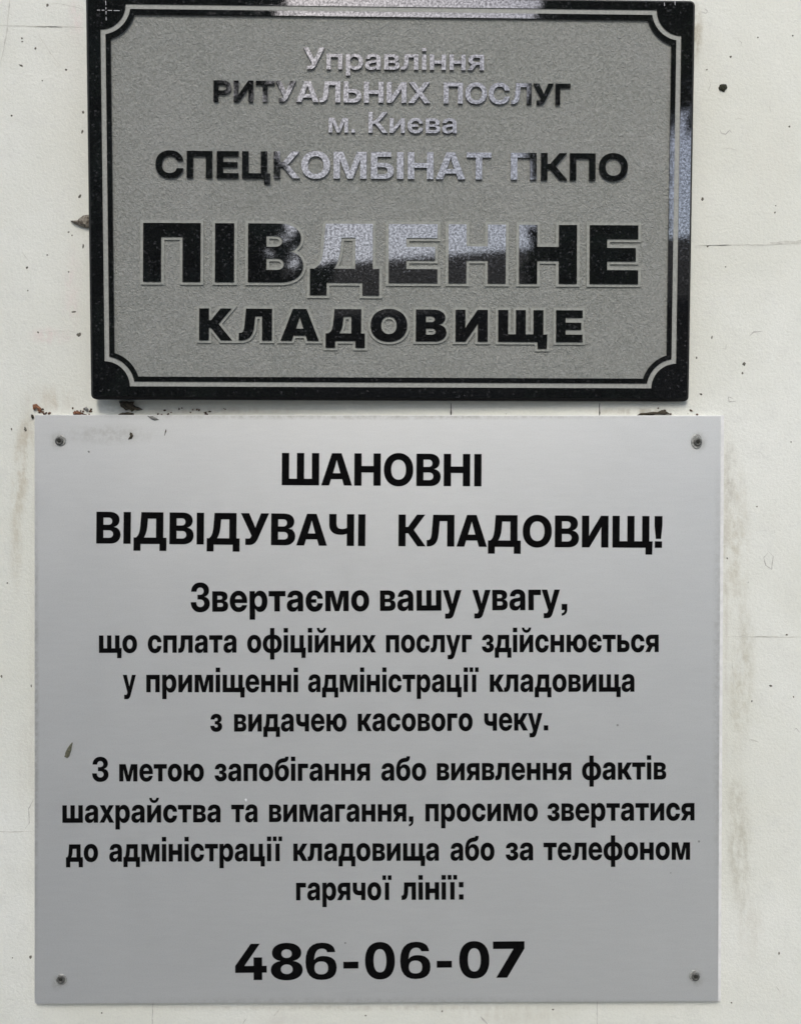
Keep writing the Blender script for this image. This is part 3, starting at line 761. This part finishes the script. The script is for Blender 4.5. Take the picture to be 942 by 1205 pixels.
to_sheet = lambda x, y: on_wall(x, y, SHEET)
notice = [
    ('narrow', 38.0, [('ШАНОВНІ', 331.5, 566.1, 570.9, 572.3)]),
    ('narrow', 37.4, [('ВІДВІДУВАЧІ', 113.4, 429.6, 639.5, 642.6), ('КЛАДОВИЩ!', 468.5, 778.6, 642.8, 644.7)]),
    ('narrow', 34.0, [('Звертаємо', 224.6, 434.3, 720, 719), ('вашу', 447, 542.8, 718.9, 718.4), ('увагу,', 555.4, 667, 718.3, 717.8)]),
    ('narrow', 29.0, [('що', 116.7, 161.5, 768.3, 768.2), ('сплата', 174.1, 278.3, 768.2, 768), ('офіційних', 290.9, 442.2, 768, 767.8), ('послуг', 454, 554.9, 767.8, 767.6), ('здійснюється', 566.6, 774.4, 767.6, 767.3)]),
    ('narrow', 29.0, [('у', 144.7, 160.1, 814.6, 814.6), ('приміщенні', 172.3, 350.7, 814.6, 814.5), ('адміністрації', 362.4, 562.8, 814.4, 814.3), ('кладовища', 575.9, 745.9, 814.2, 814)]),
    ('narrow', 29.0, [('з', 247.5, 261.5, 860.9, 860.9), ('видачею', 275.5, 407.7, 860.9, 860.5), ('касового', 420.8, 555.8, 860.4, 860), ('чеку.', 569.4, 644.6, 859.9, 859.5)]),
    ('narrow', 28.6, [('З', 108.7, 127.9, 919.6, 919.6), ('метою', 140.5, 240, 919.5, 919.3), ('запобігання', 252.6, 435.2, 919.2, 918.6), ('або', 448.4, 501.2, 918.6, 918.4), ('виявлення', 513.8, 671.7, 918.3, 917.8), ('фактів', 684.3, 783.3, 917.7, 917.3)]),
    ('narrow', 29.0, [('шахрайства', 73.7, 259.6, 968.2, 967.6), ('та', 272.2, 303, 967.5, 967.4), ('вимагання,', 316.6, 486.2, 967.3, 966.7), ('просимо', 500.3, 632.4, 966.6, 966.1), ('звертатися', 643.6, 816.5, 966, 965.4)]),
    ('narrow', 29.0, [('до', 77.9, 115.7, 1014.2, 1014), ('адміністрації', 128.8, 332, 1014, 1013.3), ('кладовища', 345.1, 516.1, 1013.2, 1012.8), ('або', 529.7, 581.5, 1012.7, 1012.5), ('за', 594.6, 626.8, 1012.4, 1012.3), ('телефоном', 639, 811.3, 1012.2, 1011.7)]),
    ('narrow', 29.0, [('гарячої', 348.4, 460.6, 1059.4, 1059), ('лінії:', 472.2, 545.1, 1058.9, 1058.5)]),
    ('digits', 42.6, [(c, a, b, 1153.4 - (a - 277) * 0.0094, 1153.4 - (b - 277) * 0.0094) for c, a, b in (('4', 276.9, 314), ('8', 318.8, 356.2), ('6', 359.6, 396.2), ('-', 404, 421.7), ('0', 429.6, 464.6), ('6', 470.8, 506.4), ('-', 513.8, 531.5), ('0', 540.2, 575.6), ('7', 580, 617))]),
]
for style, cap, words in notice:
    pieces = []
    for t, x0, x1, y0, y1 in words:
        for P, F in word(style, t, x0, x1, y0, y1, cap, to_sheet):
            pieces.append(raised(P, F, SHEET, SHEET + 0.25))
    link('text_line' if style == 'narrow' else 'phone_number', *merge(pieces), 'vinyl', sign)

for px, py, dx, dy, sq in ((71.5, 518.5, -1.2, -0.6, 1.0), (819, 519.5, 0.9, -0.8, 1.35), (72.5, 1152.5, -0.3, 0.2, 1.0), (816.5, 1148, 0.9, -1.0, 1.0)):
    cx, cz = on_wall(px, py, SHEET)
    washer = lathe([(6.4, SHEET), (6.6, SHEET + 0.35), (6.0, SHEET + 0.9), (4.8, SHEET + 0.7), (3.0, SHEET + 0.5)], cx, cz, 30, sq)
    sc = link('screw', *lathe([(4.6, SHEET + 0.4), (4.7, SHEET + 1.3), (4.1, SHEET + 2.1), (2.6, SHEET + 2.3), (2.3, SHEET + 1.4), (1.2, SHEET + 1.2)], cx + dx, cz + dy, 28), 'screw', sign, True)
    w = link('washer', *washer, 'washer', sc, True)
    link('recess', *lathe([(2.25, SHEET + 1.42), (1.3, SHEET + 1.6), (0.6, SHEET + 2.0)], cx + dx + 0.3, cz + dy + 0.3, 12), 'recess', sc)

# ------------------------------------------------------------------ black granite name plaque
PL_ROT = Euler((0.0419025440, 0.00137110932, 0.0173236247), 'XYZ')
PR = Matrix.Rotation(PL_ROT.z, 3, 'Z') @ Matrix.Rotation(PL_ROT.y, 3, 'Y') @ Matrix.Rotation(PL_ROT.x, 3, 'X')
NEAR = (DIST - 24.0) / (DIST - 38.0)       # brings the fitted plane closer to the wall along the sight lines
PC = Vector((-9.27529608 * NEAR, -24.0, 354.537021 * NEAR))
plaque = empty('name_plaque', (PC.x * U, PC.y * U, EYE + PC.z * U), PR.to_euler())
tag(plaque, 'black polished granite plaque with grey sandblasted panel and scooped border, above the silver notice', 'plaque')


def to_plaque(px, py):
    """where the sight line of a measured place meets the plaque's face, in the plaque's own plane"""
    cpos = Vector((0, -DIST, 0))
    d = Vector((px - CX, DIST, CY - py))
    n = PR @ Vector((0, -1, 0))
    t = (PC - cpos).dot(n) / d.dot(n)
    q = PR.transposed() @ (cpos + d * t - PC)
    return (q.x, q.z)


HW, HH = 325.713 * NEAR, 212.254 * NEAR          # half size of the border rectangle


def scooped(inset, rad, n=14):
    """rectangle whose corners are quarter circles scooped inwards (counter-clockwise)"""
    out = []
    for sx, sz in ((1, 1), (-1, 1), (-1, -1), (1, -1)):
        a0 = math.asin(inset / rad)
        pts = []
        for i in range(n + 1):
            a = a0 + (math.pi / 2 - 2 * a0) * i / n
            pts.append((sx * (HW - rad * math.cos(a)), sz * (HH - rad * math.sin(a))))
        # walk counter-clockwise round the rectangle
        out += pts if sx * sz < 0 else pts[::-1]
    return out


def rounded(l, b, r, t, rad, n=5):
    out = []
    for cx, cz, a0 in ((r - rad, t - rad, 0), (l + rad, t - rad, 90), (l + rad, b + rad, 180), (r - rad, b + rad, 270)):
        for i in range(n + 1):
            a = R(a0 + 90 * i / n)
            out.append((cx + rad * math.cos(a), cz + rad * math.sin(a)))
    return out


FL, FB, FR_, FT = -HW - 16.8, -HH - 14.6, HW + 16.2, HH + 12.0
THICK, BEV = 11.0, 3.0
outer = rounded(FL, FB, FR_, FT, 5.5)
front = rounded(FL + BEV, FB + BEV, FR_ - BEV, FT - BEV, 3.4)
strip_out, strip_in, panel_edge = scooped(0.001, 28.6), scooped(5.6, 34.2), scooped(11.2, 39.8)
GROOVE, FLOOR = -0.7, -2.1
vs, F = fill([front, strip_out], True)
V, G = raised(vs, F, GROOVE - 0.3, 0.0)
# replace the outermost skirt by a bevel and the slab's sides and back
n = len(outer)
b = len(V)
for ring, h in ((front, 0.0), (outer, -BEV), (outer, -THICK)):
    V += [(x * U, -h * U, z * U) for x, z in ring]
for j in range(2):
    for i in range(n):
        G.append([b + j * n + i, b + (j + 1) * n + i, b + (j + 1) * n + (i + 1) % n, b + j * n + (i + 1) % n])
G.append([b + 2 * n + i for i in range(n)][::-1])
slab = link('slab', V, G, 'granite', plaque)
slab.data.materials.append(M['granite_edge'])
for p in list(slab.data.polygons)[-(2 * n + 1):]:
    p.material_index = 1
vs, F = fill([strip_out, strip_in], True)
V, G = raised(vs, F, FLOOR, GROOVE)
link('border_groove', V, G, 'groove', plaque)
vs, F = fill([strip_in, panel_edge], True)
link('border_line', *raised(vs, F, FLOOR - 0.2, 0.0), 'granite', plaque)
vs, F = fill([panel_edge])
link('panel', *raised(vs, F, FLOOR - 1.0, FLOOR), 'blasted', plaque)
for sx in (-1, 1):
    for sz in (-1, 1):
        x, z = sx * 280, sz * 170
        back = -THICK + 0.5
        need = 24.0 + z * math.sin(-PL_ROT.x) + 3
        V, G = lathe([(9, -need - 4), (9, back)], x, z, 20)
        link('standoff', V, G, 'screw', plaque)


def inscribe(style, cap, words, halo=0.0):
    letters = []
    for t, x0, x1, y0, y1 in words:
        letters += word(style, t, x0, x1, y0, y1, cap, to_plaque)
    o = link('inscription', *merge([raised(P, F, FLOOR - 0.1, 0.0) for P, F in letters]), 'granite', plaque)
    if halo:
        loops = []
        for P, F in letters:
            loops += [grow(L, halo) for L in loops_of(P, F)]
        vs, F = fill(loops)
        ins = []
        for L in loops_of(vs, F):
            ins.append(grow(L, -0.7))
        ring = raised(vs, F, FLOOR - 0.1, FLOOR + 1.3)
        link('letter_outline', *ring, 'outline', o)
    return o


inscribe('light', 25.6, [('Управління', 356.9, 569.1, 81.3, 82.6)])
inscribe('bold', 24.6, [('РИТУАЛЬНИХ', 251.1, 505.9, 119.0, 121.4), ('ПОСЛУГ', 521.6, 670.6, 121.6, 123.1)])
inscribe('light', 24.4, [('м.', 386.6, 417.6, 155.8, 156), ('Києва', 433.3, 536.9, 156.1, 156.8)])
inscribe('bold', 31.6, [('СПЕЦКОМБІНАТ', 182.8, 577.6, 208.8, 211.2), ('ПКПО', 600.6, 738.1, 211.3, 212.3)])
big = [('П', 168.3, 235.8), ('І', 252.8, 275.3), ('В', 291.6, 356.5), ('Д', 364.5, 446.0), ('Е', 457.0, 514.3), ('Н', 527.2, 594.6), ('Н', 610.2, 678.2), ('Е', 693.1, 750.2)]
base = lambda x: 331.3 + (x - 168) * 3.0 / 582
inscribe('heavy', 69.2, [(c, a, b, base(a), base(b)) for c, a, b in big], 3.2)
low = [('К', 234.3, 273.0), ('Л', 280.9, 319.9), ('А', 330.1, 375.0), ('Д', 383.0, 429.1), ('О', 435.8, 478.8), ('В', 488.9, 525.0), ('И', 535.5, 573.4), ('Щ', 585.7, 643.6), ('Е', 653.7, 684.9)]
base2 = lambda x: 400.2 + (x - 234) * 2.4 / 451
inscribe('heavy', 37.4, [(c, a, b, base2(a), base2(b)) for c, a, b in low], 2.9)

# chalk registration cross left on the polished corner
ticks = []
for x0, y0, x1, y1 in ((114.5, 12, 118, 11.8), (120, 12, 123, 12), (127, 12.2, 132, 12.3), (134, 12.4, 141, 12.6), (124.5, 1, 124.8, 6), (124.8, 8.5, 124.9, 11), (125, 13, 125, 17), (125.1, 20, 125.2, 24), (781, 3, 781.2, 7), (793.5, 1.5, 793.7, 6)):
    if abs(x1 - x0) > abs(y1 - y0):
        q = [(x0, y0 - .35), (x0, y0 + .35), (x1, y1 + .35), (x1, y1 - .35)]
    else:
        q = [(x0 - .35, y0), (x1 - .35, y1), (x1 + .35, y1), (x0 + .35, y0)]
    P = [to_plaque(x, y) for x, y in q]
    vs, F = fill([P])
    ticks.append(raised(vs, F, 0.0, 0.12))
link('chalk_mark', *merge(ticks[:8]), 'chalk', plaque)
link('chalk_mark', *merge(ticks[8:]), 'chalk', plaque)

# ------------------------------------------------------------------ bits of dirt that could be picked off
def bit(name, label, cat, mat, place, shape, d, thick, group=None, seed=0):
    """an irregular flake: outline in measured units about its own middle"""
    X, Z = on_wall(place[0], place[1], d)
    o = empty_loc = (X * U, -d * U, EYE + Z * U)
    rnd = random.Random(seed)
    L = []
    for (x0, y0), (x1, y1) in zip(shape, shape[1:] + shape[:1]):
        L.append((x0, -y0))
        mx, my = (x0 + x1) / 2, (y0 + y1) / 2
        k = 0.10 * math.hypot(x1 - x0, y1 - y0)
        L.append((mx + rnd.uniform(-k, k), -(my + rnd.uniform(-k, k))))
    a = sum(p[0] * q[1] - q[0] * p[1] for p, q in zip(L, L[1:] + L[:1]))
    if a < 0:
        L = L[::-1]
    vs, F = fill([L])
    V, G = raised(vs, F, 0.0, thick * 0.55)
    # domed middle so that it is a body, not a card
    cx = sum(p[0] for p in L) / len(L)
    cz = sum(p[1] for p in L) / len(L)
    m = len(L)
    V, G = [], []
    for s, h in ((1.0, 0.0), (0.92, thick * 0.6), (0.5, thick)):
        for x, z in L:
            V.append(((cx + (x - cx) * s) * U, -h * rnd.uniform(0.8, 1.1) * U, (cz + (z - cz) * s) * U))
    for j in range(2):
        for i in range(m):
            G.append([j * m + i, j * m + (i + 1) % m, (j + 1) * m + (i + 1) % m, (j + 1) * m + i])
    G.append([2 * m + i for i in range(m)])
    ob = link(name, V, G, mat)
    ob.location = empty_loc
    return tag(ob, label, cat, group)


bit('seed_husk', 'olive brown slender seed husk stuck to the silver notice near its left edge', 'seed husk', 'husk', (80.5, 883), [(4.6, -9.5), (5.3, -8.6), (3.6, 0), (1.2, 7.2), (-1.2, 9.2), (-4.6, 7.4), (-3.5, 3.0), (0, -4)], SHEET, 1.6)
bit('dirt_clump', 'dark green round clump of dirt on the bare white wall right of the plaque', 'dirt clump', 'moss', (849.6, 103.5), [(-5.2, 0), (-3.6, -3.6), (0, -4.3), (4.0, -4), (5.4, 0.3), (3.2, 2.4), (1.8, 5.0), (-1.2, 3.6), (-4, 3)], 0, 2.2)
bit('mortar_chip', 'brown pointed chip of crumbling mortar sticking out beside the left edge of the plaque', 'mortar chip', 'mortar', (95, 262), [(-11.6, -1.6), (-3, -1.8), (0.5, -5), (4, -8), (14, -9), (14, 8), (8, 6.4), (0, 4.6), (-6, 2.0)], 0, 5)
bit('dirt_flake', 'grey lozenge shaped flake lying over the top edge of the silver notice', 'flake', 'grey_flake', (180.6, 491.5), [(-7.4, -2.6), (-1, -2.2), (6.6, 2.2), (1.4, 3.4), (-3.4, 1.2)], SHEET, 1.4)
bit('dirt_crumb', 'dark curled crumb on the silver notice between its top left screw and heading', 'crumb', 'dirt', (154, 512.6), [(-0.8, -4), (1.6, -3.2), (3.0, 0.4), (1.2, 3.6), (-3, 4.8), (-1.4, 2), (0.2, 0.6), (-1.2, -1)], SHEET, 1.6)
bit('dirt_sliver', 'thin dark upright sliver on the silver notice above its heading', 'sliver', 'dirt', (194.6, 508.4), [(0.9, -3.6), (1.2, -0.6), (-0.6, 4), (-1.1, 4.2), (-0.4, 0)], SHEET, 0.8)
bit('dirt_crumb', 'tiny grey crumb under the dark curled crumb on the silver notice', 'crumb', 'grey_flake', (104.6, 531.6), [(-1.6, -0.8), (0.4, -1.4), (1.6, 0.3), (0, 1.3)], SHEET, 0.7)
bit('white_crumb', 'tiny white crumb of plaster on the lettering of the silver notice', 'crumb', 'board', (289.4, 941.6), [(-1.6, -1), (0, -2), (1.8, 0), (0.6, 1.8), (-1.2, 1.6)], SHEET + 0.25, 0.8)
rg = 'rust flakes along the top edge of the notice'
bit('rust_flake', 'rusty arched paint flake at the top left corner of the silver notice', 'rust flake', 'rust', (44.6, 480.6), [(-5.6, -4.6), (-1.2, -5.4), (2.4, -2), (5.2, 1.8), (4.4, 5), (1.6, 4.2), (0.6, 0.6), (-2, -1.2), (-3.6, 2.2), (-5.4, 0.6)], 0, 3, rg, 3)
bit('rust_flake', 'small dark brown flake just left of the top corner of the silver notice', 'rust flake', 'dirt', (38.6, 490.4), [(-1.4, -2.6), (1, -2.2), (2, 0.8), (0.6, 2.6), (-1.4, 1)], 0, 3, rg, 4)
bit('rust_flake', 'flat orange brown flake resting on the top edge of the silver notice', 'rust flake', 'rust', (91.6, 485.8), [(-5, -0.6), (-2, -1.8), (2.6, -1.6), (4.6, 0.4), (4, 2.4), (-4.6, 2.4)], 0, 5, rg, 5)
bit('rust_flake', 'curled grey brown flake under the bottom left corner of the plaque', 'rust flake', 'grey_flake', (101.6, 481.8), [(-2.6, -2), (0.4, -3.2), (3, 0), (2.4, 3), (0.4, 2.6), (-0.4, 0.2)], 0, 3, rg, 6)
bit('dirt_nest', 'dark brown clump of dirt hanging under the bottom edge of the plaque', 'dirt clump', 'dirt', (150.6, 478.5), [(-10.6, -6), (-4, -6.4), (2, -5.6), (8, -6), (6.4, -2.6), (9.4, -0.4), (15.4, 1.6), (18, 3.6), (12, 4.6), (8.4, 3.4), (5, 6.2), (1.4, 3.2), (-2.4, 4.6), (-5.6, 1.6), (-8, 0.4), (-9, -3)], 0, 6, None, 7)
bit('dirt_crumb', 'flat brown crumb on the notice edge beneath the hanging clump of dirt', 'crumb', 'dirt', (149, 487), [(-9.6, 0.8), (-4, -1.6), (2, -2), (8, -1), (9, 1.4), (0, 2), (-9, 2.2)], 0, 4, None, 9)
bit('dirt_nest', 'long dark smear of grime in the gap above the right end of the notice', 'dirt clump', 'dirt', (765, 487), [(-16, 1.4), (-12, -1), (-2, -1.8), (8, -2), (13, -4.6), (17, -4), (20, -2), (24, 0.2), (16, 1.2), (6, 0.6), (-2, 2.4), (-14, 2.6)], 0, 4, None, 8)
crumbs = []
rnd = random.Random(21)
for i in range(46):
    x = rnd.choice([rnd.uniform(180, 260), rnd.uniform(120, 330), rnd.uniform(770, 835), rnd.uniform(84, 110), rnd.uniform(40, 60)])
    crumbs.append(lump(x, rnd.uniform(480, 488), rnd.uniform(.6, 2.2), rnd.uniform(.5, 1.5), rnd.uniform(-.6, .6), 1.2, None, 100 + i, 0.1))
tag(link('grit', *merge(crumbs), 'grit', wall), kind='stuff')

# ------------------------------------------------------------------ shed and trees added behind the camera to darken the granite's reflections
shed = empty('reflection_shed', (0.5, -9.6, 0), (0, 0, R(22)))  # added out of view, turned so its roof line cuts off the mirrored sky
tag(shed, 'added dark plank shed with a low pitched roof, unseen but for its reflection in the granite', 'shed')
link('wall', *box(-4.2, 4.2, -1.4, 1.3, 0, 2.9), 'planks', shed)
V = [(-4.6, 1.75, 2.82), (4.6, 1.75, 2.82), (4.6, 0, 3.74), (-4.6, 0, 3.74), (-4.6, -1.75, 2.82), (4.6, -1.75, 2.82)]
V += [(x, y, z - 0.12) for x, y, z in V]
link('roof', V, [[0, 1, 2, 3], [3, 2, 5, 4], [6, 9, 8, 7], [9, 10, 11, 8], [0, 6, 7, 1], [4, 5, 11, 10], [0, 3, 9, 6], [3, 4, 10, 9], [1, 7, 8, 2], [2, 8, 11, 5]], 'roofing', shed)
dr = link('door', *box(-0.5, 0.5, 1.305, 1.35, 0.02, 2.05), 'roofing', shed)
link('handle', *box(0.36, 0.42, 1.35, 1.41, 0.95, 1.15), 'washer', dr)


def tree(name, label, x, y, h, crowns, mat, leaf, n, seed, trunk_r):
    rnd = random.Random(seed)
    root = empty(name, (x, y, 0))
    tag(root, label, 'tree', 'trees added for the reflections')
    V, F = [], []
    for j in range(9):
        t = j / 8
        for i in range(10):
            a = 2 * math.pi * i / 10
            r = trunk_r * (1.25 - t) * (1.3 if j == 0 else 1)
            V.append((r * math.cos(a) + 0.06 * math.sin(3 * t), r * math.sin(a), h * 0.9 * t))
    for j in range(8):
        for i in range(10):
            F.append([j * 10 + i, j * 10 + (i + 1) % 10, (j + 1) * 10 + (i + 1) % 10, (j + 1) * 10 + i])
    link('trunk', V, F, 'bark', root, True)
    V, F = [], []
    tot = sum(c[3] * c[4] for c in crowns)
    for cx, cy, cz, rr, rh, spire in crowns:
        for _ in range(int(n * rr * rh / tot)):
            u = rnd.uniform(-1, 1)
            a = rnd.uniform(0, 2 * math.pi)
            prof = (1 - u) / 2 * 1.15 if spire else math.sqrt(max(0, 1 - u * u))
            if spire:
                prof = min(prof, 1.0) * (1 if u > -0.85 else 0.8)
            r = rr * prof * (0.45 + 0.55 * math.sqrt(rnd.random())) * (1 + 0.06 * math.sin(5 * a + 9 * u) + 0.05 * math.sin(13 * u + seed))
            p = Vector((cx + r * math.cos(a), cy + r * math.sin(a), cz + u * rh))
            e = Euler((rnd.uniform(0, 3), rnd.uniform(0, 3), rnd.uniform(0, 6)))
            q = e.to_matrix()
            s = leaf * rnd.uniform(0.6, 1.4)
            b = len(V)
            for dx, dy in ((-1, 0), (0, -0.5), (1, 0), (0, 0.5)):
                V.append(p + q @ Vector((dx * s, dy * s, 0.12 * s * dx * dx)))
            F.append([b, b + 1, b + 2, b + 3])
    link('crown', V, F, mat, root)
    return root


tree('reflection_spruce', 'added broad dark spruce, darkening the reflection in the left third of the granite plaque', -4.4, -8.3, 13, [(0, 0, 7.2, 4.0, 6.8, True), (0.95, 0, 5.4, 2.5, 4.4, False)], 'needles', 0.24, 15000, 2, 0.26)  # added out of view to keep the left of the granite dark
tree('reflection_cypress', 'added narrow upright cypress, darkening the reflection in the right part of the granite plaque', 1.80, -6.3, 7.4, [(0, 0, 3.6, 0.52, 3.6, False)], 'needles', 0.14, 4200, 5, 0.12)  # added out of view, sized to edge the bright reflection on the right
tree('reflection_leafy_tree', 'added round leafy tree behind the cypress, darkening the reflection in the plaque corner', 3.6, -6.0, 7.0, [(0, 0, 5.4, 1.7, 1.4, False), (-0.9, 0, 5.75, 0.8, 0.9, False), (1.0, 0.3, 4.9, 1.1, 1.0, False)], 'leaves', 0.16, 4200, 9, 0.18)  # added out of view to darken the upper right reflection
